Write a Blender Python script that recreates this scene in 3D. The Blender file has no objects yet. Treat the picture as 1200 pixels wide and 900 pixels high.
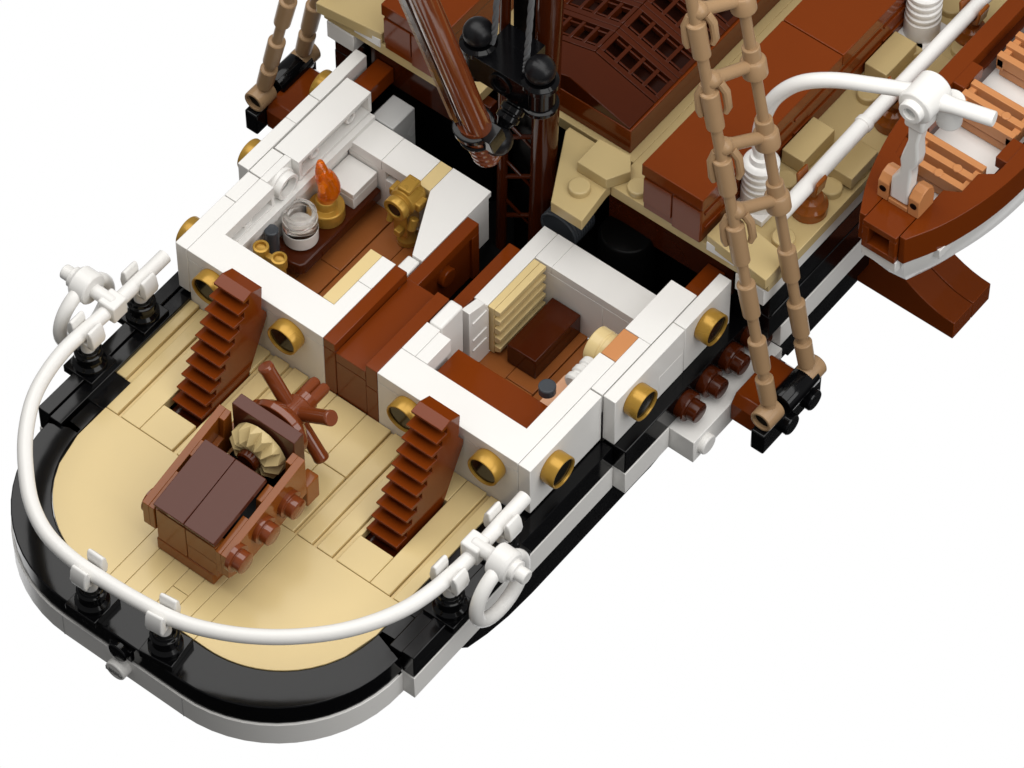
import bpy, bmesh, math, random
from mathutils import Vector, Matrix
random.seed(7)
S = bpy.context.scene
COL = S.collection
# ---------------------------------------------------------------- camera (1 unit = one stud, 8 mm)
cam_d = bpy.data.cameras.new('camera')
cam = bpy.data.objects.new('camera', cam_d); COL.objects.link(cam)
AZ, EL = math.radians(38.166), math.radians(54.605)
FWD = Vector((math.cos(EL)*math.cos(AZ), math.cos(EL)*math.sin(AZ), -math.sin(EL)))
cam.location = Vector((1.8615, -3.8484, 0.0)) - FWD*129.453
cam.rotation_euler = FWD.to_track_quat('-Z', 'Y').to_euler()
cam_d.sensor_width = 36.0
cam_d.lens = 5914.86/1200*36.0
cam_d.clip_start = 1.0; cam_d.clip_end = 2000.0
S.camera = cam
S.view_settings.view_transform = 'Standard'; S.view_settings.look = 'None'
S.view_settings.exposure = 0.0; S.view_settings.gamma = 1.0
# ---------------------------------------------------------------- studio surround
W = bpy.data.worlds.new('World'); S.world = W; W.use_nodes = True
nt = W.node_tree; N = nt.nodes; Lk = nt.links
for n in list(N): N.remove(n)
out = N.new('ShaderNodeOutputWorld'); bg = N.new('ShaderNodeBackground')
tc = N.new('ShaderNodeTexCoord'); sep = N.new('ShaderNodeSeparateXYZ')
Lk.new(tc.outputs['Generated'], sep.inputs[0])
def maprange(sock, a, b, c, d):
    m = N.new('ShaderNodeMapRange'); m.interpolation_type = 'SMOOTHSTEP'
    m.inputs['From Min'].default_value = a; m.inputs['From Max'].default_value = b
    m.inputs['To Min'].default_value = c; m.inputs['To Max'].default_value = d
    Lk.new(sock, m.inputs['Value']); return m.outputs['Result']
tent = maprange(sep.outputs['Z'], -0.60, 0.05, 0.012, 0.25)       # white light tent, dark studio floor
dot = N.new('ShaderNodeVectorMath'); dot.operation = 'DOT_PRODUCT'
Lk.new(tc.outputs['Generated'], dot.inputs[0]); dot.inputs[1].default_value = FWD
back = maprange(dot.outputs['Value'], 0.80, 0.88, 0.0, 1.0)       # white paper sweep behind the model
mx = N.new('ShaderNodeMath'); mx.operation = 'MAXIMUM'
Lk.new(tent, mx.inputs[0]); Lk.new(back, mx.inputs[1])
bg.inputs['Color'].default_value = (1.0, 1.0, 1.0, 1)
Lk.new(mx.outputs[0], bg.inputs['Strength']); Lk.new(bg.outputs[0], out.inputs['Surface'])
def softbox(name, loc, aim, sx, sy, radiance, col=(1, 1, 1)):
    d = bpy.data.lights.new(name, 'AREA'); d.shape = 'RECTANGLE'; d.size = sx; d.size_y = sy
    d.energy = radiance*math.pi*sx*sy; d.color = col
    o = bpy.data.objects.new(name, d); COL.objects.link(o); o.location = loc
    v = (Vector(aim)-Vector(loc))
    o.rotation_euler = (0, 0, 0) if abs(v.x)+abs(v.y) < 1e-3 else v.to_track_quat('-Z', 'Y').to_euler(); return o
softbox('overhead_softbox', (3, -4, 42), (3, -4, 0), 38, 96, 2.78, (1.0, 0.99, 0.97))
softbox('starboard_softbox', (6, -75, 30), (2, 0, 0), 50, 34, 3.0)
# ---------------------------------------------------------------- materials
def mat(name, col, rough=0.16, metal=0.0, spec=0.29, trans=0.0, vary=0.05, coat=0.0, sub=0.0):
    m = bpy.data.materials.new(name); m.use_nodes = True
    t = m.node_tree; b = t.nodes['Principled BSDF']
    b.inputs['Metallic'].default_value = metal; b.inputs['Specular IOR Level'].default_value = spec
    b.inputs['Transmission Weight'].default_value = trans; b.inputs['Coat Weight'].default_value = coat
    b.inputs['IOR'].default_value = 1.5
    tcn = t.nodes.new('ShaderNodeTexCoord')
    nz = t.nodes.new('ShaderNodeTexNoise'); nz.inputs['Scale'].default_value = 0.7; nz.inputs['Detail'].default_value = 3
    t.links.new(tcn.outputs['Object'], nz.inputs['Vector'])
    mr = t.nodes.new('ShaderNodeMapRange')
    mr.inputs['To Min'].default_value = max(0.02, rough*0.75); mr.inputs['To Max'].default_value = rough*1.3
    t.links.new(nz.outputs['Fac'], mr.inputs['Value']); t.links.new(mr.outputs[0], b.inputs['Roughness'])
    rgb = t.nodes.new('ShaderNodeMix'); rgb.data_type = 'RGBA'
    c = Vector(col)
    rgb.inputs['A'].default_value = (*(c*(1-vary)), 1); rgb.inputs['B'].default_value = (*(min(1, x*(1+vary)) for x in c), 1)
    t.links.new(nz.outputs['Fac'], rgb.inputs['Factor']); t.links.new(rgb.outputs['Result'], b.inputs['Base Color'])
    # faint moulding waviness
    if name == 'clear_plastic': b.inputs['IOR'].default_value = 1.38
    nz2 = t.nodes.new('ShaderNodeTexNoise'); nz2.inputs['Scale'].default_value = 1.6; nz2.inputs['Detail'].default_value = 1
    t.links.new(tcn.outputs['Object'], nz2.inputs['Vector'])
    bp = t.nodes.new('ShaderNodeBump'); bp.inputs['Strength'].default_value = 0.06; bp.inputs['Distance'].default_value = 0.05
    t.links.new(nz2.outputs['Fac'], bp.inputs['Height']); t.links.new(bp.outputs[0], b.inputs['Normal'])
    return m
M = dict(
 white=mat('white_plastic', (0.80, 0.785, 0.755), 0.20, vary=0.015),
 black=mat('black_plastic', (0.0025, 0.0025, 0.003), 0.12, vary=0.05),
 tan=mat('tan_plastic', (0.70, 0.54, 0.262), 0.20, vary=0.03),
 shade_tan=mat('shaded_tan_plastic', (0.55, 0.42, 0.20), 0.22, vary=0.03),  # same tan plastic, with the foredeck and gear shade put into the colour
 rope=mat('dark_tan_plastic', (0.36, 0.225, 0.118), 0.30, vary=0.04),
 brown=mat('reddish_brown_plastic', (0.165, 0.030, 0.003), 0.10, spec=0.23, vary=0.05),
 redbrown=mat('polished_brown_plastic', (0.18, 0.040, 0.010), 0.09, spec=0.60, vary=0.05),
 dark=mat('dark_brown_plastic', (0.088, 0.024, 0.013), 0.12, spec=0.25, vary=0.05),
 hatch=mat('deep_brown_plastic', (0.056, 0.010, 0.002), 0.12, spec=0.26, vary=0.05),
 medium=mat('medium_nougat_plastic', (0.30, 0.105, 0.035), 0.20, vary=0.04),
 helm=mat('warm_brown_plastic', (0.24, 0.066, 0.009), 0.13, spec=0.34, vary=0.04),
 bench=mat('orange_tan_plastic', (0.55, 0.235, 0.088), 0.20, vary=0.04),
 nougat=mat('light_nougat_plastic', (0.72, 0.40, 0.24), 0.22, vary=0.03),
 gold=mat('pearl_gold_plastic', (0.44, 0.25, 0.042), 0.28, metal=0.35, vary=0.06),
 grey=mat('dark_grey_plastic', (0.050, 0.056, 0.064), 0.22, vary=0.05),
 lgrey=mat('light_grey_plastic', (0.50, 0.50, 0.49), 0.25, vary=0.03),
 mgrey=mat('letter_grey_plastic', (0.24, 0.24, 0.235), 0.25, vary=0.02),
 hatch_shade=mat('hatch_shade_brown', (0.016, 0.004, 0.002), 0.25, spec=0.15, vary=0.2),  # brown darkened to hold the shade inside the skylight
 satin=mat('satin_black_plastic', (0.006, 0.006, 0.007), 0.32, vary=0.05),
 glass=mat('clear_plastic', (0.97, 0.95, 0.93), 0.03, trans=1.0, vary=0.0),
 flame=mat('clear_orange_plastic', (1.0, 0.24, 0.003), 0.03, trans=0.70, spec=0.5, vary=0.02),
 pane=mat('dark_porthole_glass', (0.012, 0.010, 0.007), 0.10, vary=0.1),
 floorb=mat('cabin_floor_brown_plastic', (0.30, 0.098, 0.026), 0.14, vary=0.05),
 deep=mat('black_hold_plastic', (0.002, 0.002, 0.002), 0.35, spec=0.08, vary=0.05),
 cord=mat('braided_cord', (0.14, 0.145, 0.15), 0.7, vary=0.2),
)
# ---------------------------------------------------------------- mesh helpers
class MB:
    def __init__(s): s.bm = bmesh.new()
    def box(s, x0, x1, y0, y1, z0, z1, mtx=None):
        if x0 > x1: x0, x1 = x1, x0
        if y0 > y1: y0, y1 = y1, y0
        if z0 > z1: z0, z1 = z1, z0
        v = [s.bm.verts.new(p) for p in ((x0,y0,z0),(x1,y0,z0),(x1,y1,z0),(x0,y1,z0),(x0,y0,z1),(x1,y0,z1),(x1,y1,z1),(x0,y1,z1))]
        for f in ((0,3,2,1),(4,5,6,7),(0,1,5,4),(1,2,6,5),(2,3,7,6),(3,0,4,7)): s.bm.faces.new([v[i] for i in f])
        if mtx: bmesh.ops.transform(s.bm, matrix=mtx, verts=v)
        return s
    def prism(s, poly, a, b, axis='z'):
        """extrude a 2D outline along an axis; poly is (x,y) for z, (x,z) for y, (y,z) for x"""
        def P(u, v, w):
            return (u, v, w) if axis == 'z' else ((u, w, v) if axis == 'y' else (w, u, v))
        A = [s.bm.verts.new(P(u, v, a)) for u, v in poly]; B = [s.bm.verts.new(P(u, v, b)) for u, v in poly]
        n = len(poly); fs = [s.bm.faces.new(A), s.bm.faces.new(B[::-1])]
        for i in range(n): fs.append(s.bm.faces.new((A[i], B[i], B[(i+1) % n], A[(i+1) % n])))
        bmesh.ops.recalc_face_normals(s.bm, faces=fs); return s
    def lathe(s, p, d, prof, seg=28, cap=True):
        """turn (radius, distance) pairs round the axis through p along d"""
        p = Vector(p); d = Vector(d).normalized()
        u = d.orthogonal().normalized(); w = d.cross(u); rings = []
        for r, h in prof:
            if r <= 1e-6: rings.append([s.bm.verts.new(p+d*h)])
            else: rings.append([s.bm.verts.new(p+d*h+(u*math.cos(2*math.pi*i/seg)+w*math.sin(2*math.pi*i/seg))*r) for i in range(seg)])
        fs = []
        for a, b in zip(rings, rings[1:]):
            if len(a) == 1 and len(b) == 1: continue
            for i in range(seg):
                j = (i+1) % seg
                if len(a) == 1: fs.append(s.bm.faces.new((a[0], b[i], b[j])))
                elif len(b) == 1: fs.append(s.bm.faces.new((a[i], a[j], b[0])))
                else: fs.append(s.bm.faces.new((a[i], a[j], b[j], b[i])))
        if cap:
            if len(rings[0]) > 1: fs.append(s.bm.faces.new(rings[0][::-1]))
            if len(rings[-1]) > 1: fs.append(s.bm.faces.new(rings[-1]))
        bmesh.ops.recalc_face_normals(s.bm, faces=fs); return s
    def cyl(s, p, q, r, seg=24, r2=None):
        p = Vector(p); q = Vector(q)
        return s.lathe(p, q-p, [(r, 0), (r2 or r, (q-p).length)], seg)
    def ring(s, p, d, r0, r1, h, seg=32):
        return s.lathe(p, d, [(r0, 0), (r1, 0), (r1, h), (r0, h), (r0, 0)], seg, cap=False)
    def sphere(s, c, r, seg=40, sz=1.0):
        pr = [(r*math.sin(math.pi*i/24), -r*sz*math.cos(math.pi*i/24)) for i in range(25)]
        pr[0] = (0, -r*sz); pr[-1] = (0, r*sz)
        return s.lathe(c, (0, 0, 1), pr, seg)
    def tube(s, pts, r, seg=16, closed=False, cap=True, rr=None):
        pts = [Vector(p) for p in pts]; n = len(pts); rings = []
        up = None
        for i, p in enumerate(pts):
            if closed: t = (pts[(i+1) % n]-pts[i-1]).normalized()
            else: t = (pts[min(i+1, n-1)]-pts[max(i-1, 0)]).normalized()
            if up is None: up = t.orthogonal().normalized()
            up = (up-t*up.dot(t)).normalized(); w = t.cross(up); R = rr[i] if rr else r
            rings.append([s.bm.verts.new(p+(up*math.cos(2*math.pi*k/seg)+w*math.sin(2*math.pi*k/seg))*R) for k in range(seg)])
        fs = []; prs = list(zip(rings, rings[1:]))
        for a, b in prs:
            for k in range(seg): fs.append(s.bm.faces.new((a[k], a[(k+1) % seg], b[(k+1) % seg], b[k])))
        if closed:
            a, b = rings[-1], rings[0]
            off = min(range(seg), key=lambda o: (a[0].co-b[o].co).length)
            for k in range(seg): fs.append(s.bm.faces.new((a[k], a[(k+1) % seg], b[(k+1+off) % seg], b[(k+off) % seg])))
        elif cap:
            fs.append(s.bm.faces.new(rings[0][::-1])); fs.append(s.bm.faces.new(rings[-1]))
        bmesh.ops.recalc_face_normals(s.bm, faces=fs); return s
    def hull_strip(s, outer, inner, z0, z1):
        """closed wall between two matching outlines (lists of (x, y))"""
        n = len(outer)
        g = [[s.bm.verts.new((x, y, z)) for x, y in l] for l in (outer, inner) for z in (z0, z1)]
        o0, o1, i0, i1 = g; fs = []
        for k in range(n-1):
            fs += [s.bm.faces.new((o0[k], o0[k+1], o1[k+1], o1[k])), s.bm.faces.new((i0[k+1], i0[k], i1[k], i1[k+1])),
                   s.bm.faces.new((o1[k], o1[k+1], i1[k+1], i1[k])), s.bm.faces.new((o0[k+1], o0[k], i0[k], i0[k+1]))]
        for k in (0, n-1): fs.append(s.bm.faces.new((o0[k], o1[k], i1[k], i0[k])))
        bmesh.ops.recalc_face_normals(s.bm, faces=fs); return s
    def build(s, name, m, parent=None, bev=0.022, seg=2, angle=35, label=None):
        me = bpy.data.meshes.new(name); s.bm.to_mesh(me); s.bm.free()
        me.materials.append(M[m]); me.shade_smooth(); me.set_sharp_from_angle(angle=math.radians(angle))
        o = bpy.data.objects.new(name, me); COL.objects.link(o)
        if parent: o.parent = parent; o.matrix_parent_inverse = Matrix.Translation(-parent.location) if False else Matrix()
        if bev:
            b = o.modifiers.new('bevel', 'BEVEL'); b.width = bev; b.segments = seg; b.limit_method = 'ANGLE'
            b.angle_limit = math.radians(40); b.harden_normals = False; b.use_clamp_overlap = True
        if label: o['label'] = label
        return o
def tag(o, label, cat, group=None, kind=None):
    o['label'] = label; o['category'] = cat
    if group: o['group'] = group
    if kind: o['kind'] = kind
    return o
def thing(name, label, cat, group=None, loc=(0, 0, 0)):
    o = bpy.data.objects.new(name, None); COL.objects.link(o); o.location = loc; o.empty_display_size = 0.3
    return tag(o, label, cat, group)
def dup(root, loc=None, label=None, rot=None, scale=None):
    r = root.copy(); COL.objects.link(r)
    if loc: r.location = loc
    if rot: r.rotation_euler = rot
    if scale: r.scale = scale
    if label: r['label'] = label
    for ch in list(root.children):
        c = ch.copy(); COL.objects.link(c); c.parent = r
        for g in list(ch.children):
            d = g.copy(); COL.objects.link(d); d.parent = c
    return r
def stud(mb, x, y, z, d=(0, 0, 1), r=0.3, h=0.2):
    mb.lathe((x, y, z), d, [(r, -0.02), (r, h-0.03), (r-0.03, h)], 28); return mb
def text_part(body, name, m, parent, mtx, size=0.2, depth=0.012):
    cu = bpy.data.curves.new(name, 'FONT'); cu.body = body; cu.size = size; cu.extrude = depth; cu.align_x = 'CENTER'; cu.align_y = 'CENTER'
    cu.offset = 0.004
    o = bpy.data.objects.new(name, cu); COL.objects.link(o)
    bpy.context.view_layer.update()
    me = bpy.data.meshes.new_from_object(o.evaluated_get(bpy.context.evaluated_depsgraph_get()))
    bpy.data.objects.remove(o)
    me.transform(mtx); me.materials.clear(); me.materials.append(M[m])
    q = bpy.data.objects.new(name, me); COL.objects.link(q); q.parent = parent; return q
def arc(cx, cy, r, a0, a1, n=14):
    return [(cx+r*math.cos(math.radians(a0+(a1-a0)*i/n)), cy+r*math.sin(math.radians(a0+(a1-a0)*i/n))) for i in range(n+1)]
DZ = -2.2      # quarterdeck level
# ================================================================ SHIP HULL
ship = thing('ship_hull', 'black and white striped brick-built ship hull with a rounded stern and tan decks', 'ship')
def stern(rx, hy, r, x_end):
    """outline of the rounded stern, starboard end -> port end"""
    cx = rx+r; cy = hy-r
    return [(x_end, -hy)]+arc(cx, -cy, r, 270, 180)+arc(cx, cy, r, 180, 90)+[(x_end, hy)]
x_e = -5.15
rim_o, rim_i = stern(-9.23, 5.87, 3.9, x_e), stern(-8.12, 5.02, 3.15, x_e)
MB().hull_strip(rim_o, rim_i, -2.95, -2.2).build('stern_rim', 'black', ship, 0.03)
band_o, band_i = stern(-9.28, 5.92, 3.95, x_e), stern(-8.5, 5.2, 3.3, x_e)
MB().hull_strip(band_o, band_i, -3.84, -2.96).build('stern_band', 'white', ship, 0.02)
b = MB()                                                           # seams of the curved bricks
for y, w in ((-2.0, 0.012), (2.0, 0.012)):
    MB().box(-9.285, -9.1, y-w, y+w, -3.835, -2.975).build('band_seam', 'lgrey', ship, 0)
# rim ends beside the deck (flat tiles and step blocks)
for s in (-1, 1):
    b = MB()
    b.box(-5.14, -4.15, s*5.02, s*5.45, -2.95, -2.2); b.box(-5.14, -0.02, s*(5.47 if s < 0 else 5.68), s*5.86, -2.95, -2.2)
    b.box(-4.13, -0.02 if s < 0 else -3.03, s*4.98, s*(5.45 if s < 0 else 5.66), -2.95, -2.22)
    if s > 0: b.box(-3.02, -0.02, 5.58, 5.66, -2.95, -2.28)
    b.build('rim_tile', 'black', ship, 0.018)
    b = MB(); b.box(-5.24, 3.0, s*5.9, s*6.28, -2.86, -1.98); b.box(-5.24, 3.0, s*5.5, s*5.88, -2.86, -2.06)
    b.build('side_plank', 'black', ship, 0.02)
    MB().box(-5.26, 3.0, s*5.5, s*6.30, -3.79, -2.88).build('white_strip', 'white', ship, 0.018)
    b = MB(); b.prism([(-3.4, -3.83), (5.2, -3.83), (5.85, -4.15), (5.6, -4.65), (5.2, -4.95), (4.8, -5.02), (4.4, -5.0), (-0.3, -4.98), (-1.3, -4.88), (-2.2, -4.64), (-3.0, -4.3)], s*5.0, s*6.22, 'y'); b.build('lower_plank', 'black', ship, 0.03)
    # amidships, one plate further out
    b = MB(); b.box(3.02, 9.0, s*6.0, s*6.67, -2.86, -1.90); b.build('side_plank', 'black', ship, 0.025)
    MB().box(3.02, 4.92, s*6.0, s*6.69, -3.76, -2.88).build('white_strip', 'white', ship, 0.018)
    b = MB(); b.box(4.95, 8.85, s*6.0, s*7.47, -3.85, -2.95); stud(b, 5.42, s*7.45, -3.42, (0, s, 0)); stud(b, 7.4, s*7.45, -3.42, (0, s, 0))
    b.build('channel_block', 'white', ship, 0.02)
    # forward of the waist
    b = MB(); b.box(8.0, 40, s*6.4, s*7.33, -0.28, 0.38); b.build('white_strip', 'white', ship, 0.018)
    b = MB(); b.box(8.3, 40, s*6.3, s*7.33, -1.12, -0.3); b.box(8.3, 40, s*6.2, s*7.35, -2.06, -1.14); b.build('side_plank', 'black', ship, 0.022)
    MB().box(8.87, 40, s*6.2, s*7.37, -2.97, -2.08).build('white_strip', 'white', ship, 0.018)
    b = MB(); b.box(8.87, 40, s*5.8, s*7.3, -3.85, -2.99); b.box(9.9, 40, s*5.6, s*6.98, -4.88, -3.86); b.build('lower_plank', 'black', ship, 0.022)
# quarterdeck: curved stern plates, planks with grooves, wells for the stairs
d = MB()
def deck_poly(x1, y0, y1):
    """part of the rounded tan stern plate between two y values, forward edge at x1"""
    o = [p for p in stern(-8.10, 5.0, 3.13, x1)]
    pts = []
    def xat(y):
        cy = 5.0-3.13
        if abs(y) <= cy: return -8.10
        dy = abs(y)-cy; return -8.10+3.13-math.sqrt(max(0, 3.13**2-dy*dy))
    n = 16
    for i in range(n+1):
        y = y0+(y1-y0)*i/n; pts.append((xat(y), y))
    return pts+[(x1, y1), (x1, y0)]
g = 0.006
ys = [-5.0, -1.46, -0.95, -0.5, 0.02, 0.52, 1.02, 1.5, 5.0]
for a, c in zip(ys, ys[1:]): 
    if (a, c) == (-0.5, 0.02):
        d.prism(deck_poly(-7.2, a+g, c-g), -2.6, DZ, 'z'); d.box(-7.188, -4.04, a+g, c-g, -2.6, DZ)
    else: d.prism(deck_poly(-4.04, a+g, c-g), -2.6, DZ, 'z')
d.build('stern_plate', 'tan', ship, 0.010, 1)
d = MB()
def plank(y0, y1, x0=-4.02, x1=-0.01, top=DZ): d.box(x0, x1, y0+g, y1-g, -2.6, top)
gr = -0.10                                                          # grooves between the ridged planks
for s in (-1, 1):
    yy = lambda a: s*a
    plank(*sorted((yy(4.97), yy(4.62)))) if s < 0 else (plank(4.62, 5.00), plank(5.20, 5.57, -3.02), plank(5.00, 5.20, -3.02, top=DZ-0.12))
    plank(*sorted((yy(4.50), yy(3.86))), top=DZ); plank(*sorted((yy(2.60), yy(2.10)))); plank(*sorted((yy(1.95), yy(1.45))))
    plank(*sorted((yy(4.62), yy(4.50))), top=DZ+gr); plank(*sorted((yy(2.10), yy(1.95))), top=DZ+gr); plank(*sorted((yy(2.75), yy(2.60))), top=DZ+gr)
    plank(*sorted((yy(3.86), yy(2.75))), x1=-3.04); plank(*sorted((yy(3.86), yy(2.75))), x0=-0.85, x1=-0.01)
    plank(*sorted((yy(1.45), yy(1.33))), top=DZ+gr)
for y0, y1 in ((-1.33, -0.5), (-0.5, 0.5), (0.5, 1.33)): plank(y0, y1, -4.02, -1.9); plank(y0, y1, -1.88, -0.01)
d.build('deck_planking', 'tan', ship, 0.022)
MB().box(-5.0, 0.9, -4.2, 4.2, -3.4, -3.2).build('lower_floor', 'deep', ship, 0)
# little stern studs, black above white
b = MB(); b.box(-9.3, -9.0, -0.35, 0.35, -2.9, -2.45); stud(b, -9.26, 0, -2.62, (-1, 0, 0), 0.3, 0.2); b.build('stern_stud', 'black', ship, 0.02)
b = MB(); stud(b, -9.26, 0, -3.30, (-1, 0, 0), 0.31, 0.34); stern_stud = b.build('stern_stud', 'white', ship, 0.015)
text_part('LEGO', 'stud_lettering', 'mgrey', stern_stud, Matrix.Translation((-9.612, 0, -3.30)) @ Matrix(((0, 0, -1, 0), (-1, 0, 0, 0), (0, 1, 0, 0), (0, 0, 0, 1))), 0.225)
# waist well: black floor and walls
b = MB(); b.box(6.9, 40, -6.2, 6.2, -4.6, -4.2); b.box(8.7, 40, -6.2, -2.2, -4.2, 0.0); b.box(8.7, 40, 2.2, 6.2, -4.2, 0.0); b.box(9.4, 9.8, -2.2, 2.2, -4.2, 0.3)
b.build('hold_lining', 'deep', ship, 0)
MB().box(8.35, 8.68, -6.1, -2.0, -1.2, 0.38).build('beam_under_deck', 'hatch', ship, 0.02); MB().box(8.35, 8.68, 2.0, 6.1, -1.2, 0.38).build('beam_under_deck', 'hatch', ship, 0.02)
for s in (-1, 1):
    MB().box(7.06, 8.34, s*5.3, s*5.86, -1.0, -0.42).build('waist_block', 'brown', ship, 0.02)
b = MB(); b.box(7.05, 8.0, 4.3, 5.05, -3.4, -1.02); b.build('waist_block', 'lgrey', ship, 0.03)
# foredeck
b = MB()
for s in (-1, 1):
    b.box(8.02, 40, s*2.3, s*7.44, 0.40, 0.80) if s > 0 else b.box(8.02, 40, -7.44, -2.3, 0.40, 0.80)
b.box(9.0, 40, -2.3, 2.3, 0.40, 0.80)
b.build('foredeck', 'shade_tan', ship, 0.02)
b = MB(); b.prism([(8.72, -0.25), (6.62, -1.40), (6.62, -2.42), (7.83, -2.28), (8.9, -2.28), (8.9, -0.25)], 0.41, 0.81, 'z'); stud(b, 7.40, -1.74, 0.81); b.build('deck_wedge', 'shade_tan', ship, 0.025)
b = MB(); b.prism([(7.84, -1.31), (8.82, -1.30), (8.88, -2.3), (8.45, -2.62), (7.84, -2.28)], 0.82, 1.22, 'z'); stud(b, 8.35, -2.95, 0.8); b.build('deck_tile', 'shade_tan', ship, 0.025)
for s in (-1, 1):
    b = MB(); b.prism([(8.02, s*5.42), (9.08, s*5.42), (8.75, s*7.5), (7.78, s*7.5)], 0.82, 1.22, 'z')
    b.build('deck_tile', 'shade_tan', ship, 0.025)
    MB().box(7.985, 8.1, s*5.45, s*6.35, 0.66, 0.98).build('white_inset', 'white', ship, 0.01)
for x in (10.9, 14.6, 16.6, 18.4):
    b = MB(); stud(b, x, -5.85, 0.8, r=0.31, h=0.22); b.build('deck_stud', 'shade_tan', ship, 0.01)
for x in (11.45, 15.1, 9.35, 17.4):
    b = MB(); stud(b, x, -6.92, 0.8, r=0.31, h=0.22); b.build('deck_stud', 'shade_tan', ship, 0.01)
for x in (11.55, 15.25):
    MB().box(x-0.15, x+1.25, -6.05, -5.34, 0.82, 1.36).build('deck_block', 'shade_tan', ship, 0.025)
    MB().box(x+0.15, x+1.35, -7.38, -6.55, 0.95, 1.38).build('deck_block', 'shade_tan', ship, 0.025)
    MB().lathe((x+0.85, -6.9, 0.8), (0, 0, 1), [(0.48, 0), (0.48, 0.14)]).build('deck_stud', 'shade_tan', ship, 0.02)
# ================================================================ DECK CABINS
def porthole(parent, x, y, z, d):
    """gold 1-stud ring with a dark pane; d = outward direction"""
    b = MB(); b.lathe((x, y, z), d, [(0.40, 0.25), (0.405, 0.40), (0.43, 0.43), (0.46, 0.43), (0.475, 0.40), (0.475, 0.06), (0.455, 0.0), (0.40, 0.0), (0.40, 0.25)], 36, cap=False)
    o = b.build('porthole', 'gold', parent, 0.008)
    MB().lathe((x, y, z), d, [(0.402, 0.05), (0.402, 0.36)], 36).build('pane', 'pane', o, 0)
    return o
def aft_wall(y0, y1, par, top):
    MB().prism(top, -0.395, 0, 'z').build('wall_top', 'white', par, 0.016)
    ys = sorted((y0, y1)); m = ys[0]+(ys[1]-ys[0])*0.5
    b = MB(); b.box(0.004, 1, ys[0], m-0.004, -3.1, -0.405); b.box(0.004, 1, m+0.004, ys[1], -3.1, -0.405)
    b.build('aft_wall', 'white', par, 0.012)
def hollow_stud(b, x, y, z, d, r=0.24): b.lathe((x, y, z), d, [(0.10, 0.0), (r, 0.0), (r, 0.17), (r-0.03, 0.2), (0.13, 0.2), (0.10, 0.17), (0.10, 0.0)], 24, cap=False)
def snot_wall(b, x0, x1, y_in, y_out, ztop, zbot, n, lip=0.12):
    """side wall whose inner face is recessed with hollow studs in it"""
    yi = y_in; s = 1 if y_out > y_in else -1
    b.box(x0, x1, yi+s*0.28, y_out, zbot, ztop-lip-0.002)
    b.box(x0, x1, yi, y_out, ztop-lip, ztop); b.box(x0, x1, yi, yi+s*0.278, zbot, zbot+0.10)
    b.box(x0, x0+0.12, yi, yi+s*0.278, zbot+0.102, ztop-lip-0.002); b.box(x1-0.12, x1, yi, yi+s*0.278, zbot+0.102, ztop-lip-0.002)
    for k in range(n):
        hollow_stud(b, x0+(k+0.5)*(x1-x0)/n, yi+s*0.27, (ztop-lip+zbot+0.1)/2, (0, -s, 0), 0.2)
def floor_of(par, y0, y1):
    b = MB(); n = 4; w = (y1-y0)/n
    for i in range(n): b.box(1.0, 2.2 if i % 2 else 3.6, y0+i*w+0.012, y0+(i+1)*w-0.012, -3.4, -3.0-0.03*(i % 2)); b.box((2.2 if i % 2 else 3.6)+0.015, 6.0, y0+i*w+0.012, y0+(i+1)*w-0.012, -3.4, -3.0-0.03*(i % 2))
    b.build('floor', 'floorb', par, 0.02)
    MB().box(1.0, 6.0, y0, y1, -3.5, -3.2).build('underfloor', 'hatch', par, 0)
# ---- port cabin
pc = thing('deck_cabin', 'roofless white cabin with a lamp, glass jar and gold instruments inside', 'cabin')
aft_wall(0.902, 5.5, pc, [(0, 0.902), (1.98, 0.902), (1.98, 1.345), (1, 1.345), (1, 5.03), (2.99, 5.03), (2.99, 5.5), (0, 5.5)])
b = MB(); snot_wall(b, 1.01, 3.0, 5.04, 5.49, -0.397, -0.82, 1, 0.02); snot_wall(b, 4.02, 7.06, 5.03, 5.86, 0, -0.80, 2)
b.box(3.0, 4.01, 5.27, 5.5, -0.8, -0.002); b.box(1.01, 7.0, 4.86, 5.5, -1.15, -0.82); b.box(1.01, 6.0, 5.02, 5.5, -3.1, -1.16)
b.build('side_wall', 'white', pc, 0.014)
b = MB(); b.ring((3.5, 5.26, -0.48), (0, -1, 0), 0.30, 0.40, 0.30); b.ring((3.5, 5.28, -0.48), (0, -1, 0), 0.30, 0.46, 0.12); b.lathe((3.5, 5.27, -0.48), (0, -1, 0), [(0.30, 0), (0.30, 0.06)]); b.build('wall_socket', 'white', pc, 0.012)
b = MB(); b.box(1.99, 3.0, 0.902, 1.345, -0.2, -0.001); b.box(1.01, 1.98, 0.902, 1.345, -3.1, -0.40); b.box(1.99, 3.0, 0.902, 1.345, -3.1, -0.21); b.build('inner_wall', 'white', pc, 0.01)
MB().box(1.01, 3.0, 1.355, 1.735, -0.4, -0.004).build('wall_inlay', 'tan', pc, 0.014)
MB().box(1.01, 3.0, 1.355, 1.735, -3.1, -0.41).build('inner_wall', 'white', pc, 0.01)
b = MB(); b.box(6.02, 7.0, 3.87, 5.02, -1.4, -1.0); b.box(6.02, 7.0, 2.615, 3.86, -1.4, -1.0); b.box(6.03, 6.99, 2.615, 3.2, -3.1, -1.41); b.box(6.03, 6.99, 3.75, 5.02, -3.1, -1.41)
b.box(6.25, 6.99, 3.2, 3.75, -3.1, -1.41); b.box(6.03, 6.25, 3.2, 3.75, -3.1, -1.75); b.build('forward_wall', 'white', pc, 0.014)
MB().box(6.02, 7.0, 2.21, 2.605, -1.75, -1.0).build('wall_inlay', 'tan', pc, 0.014)
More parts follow.
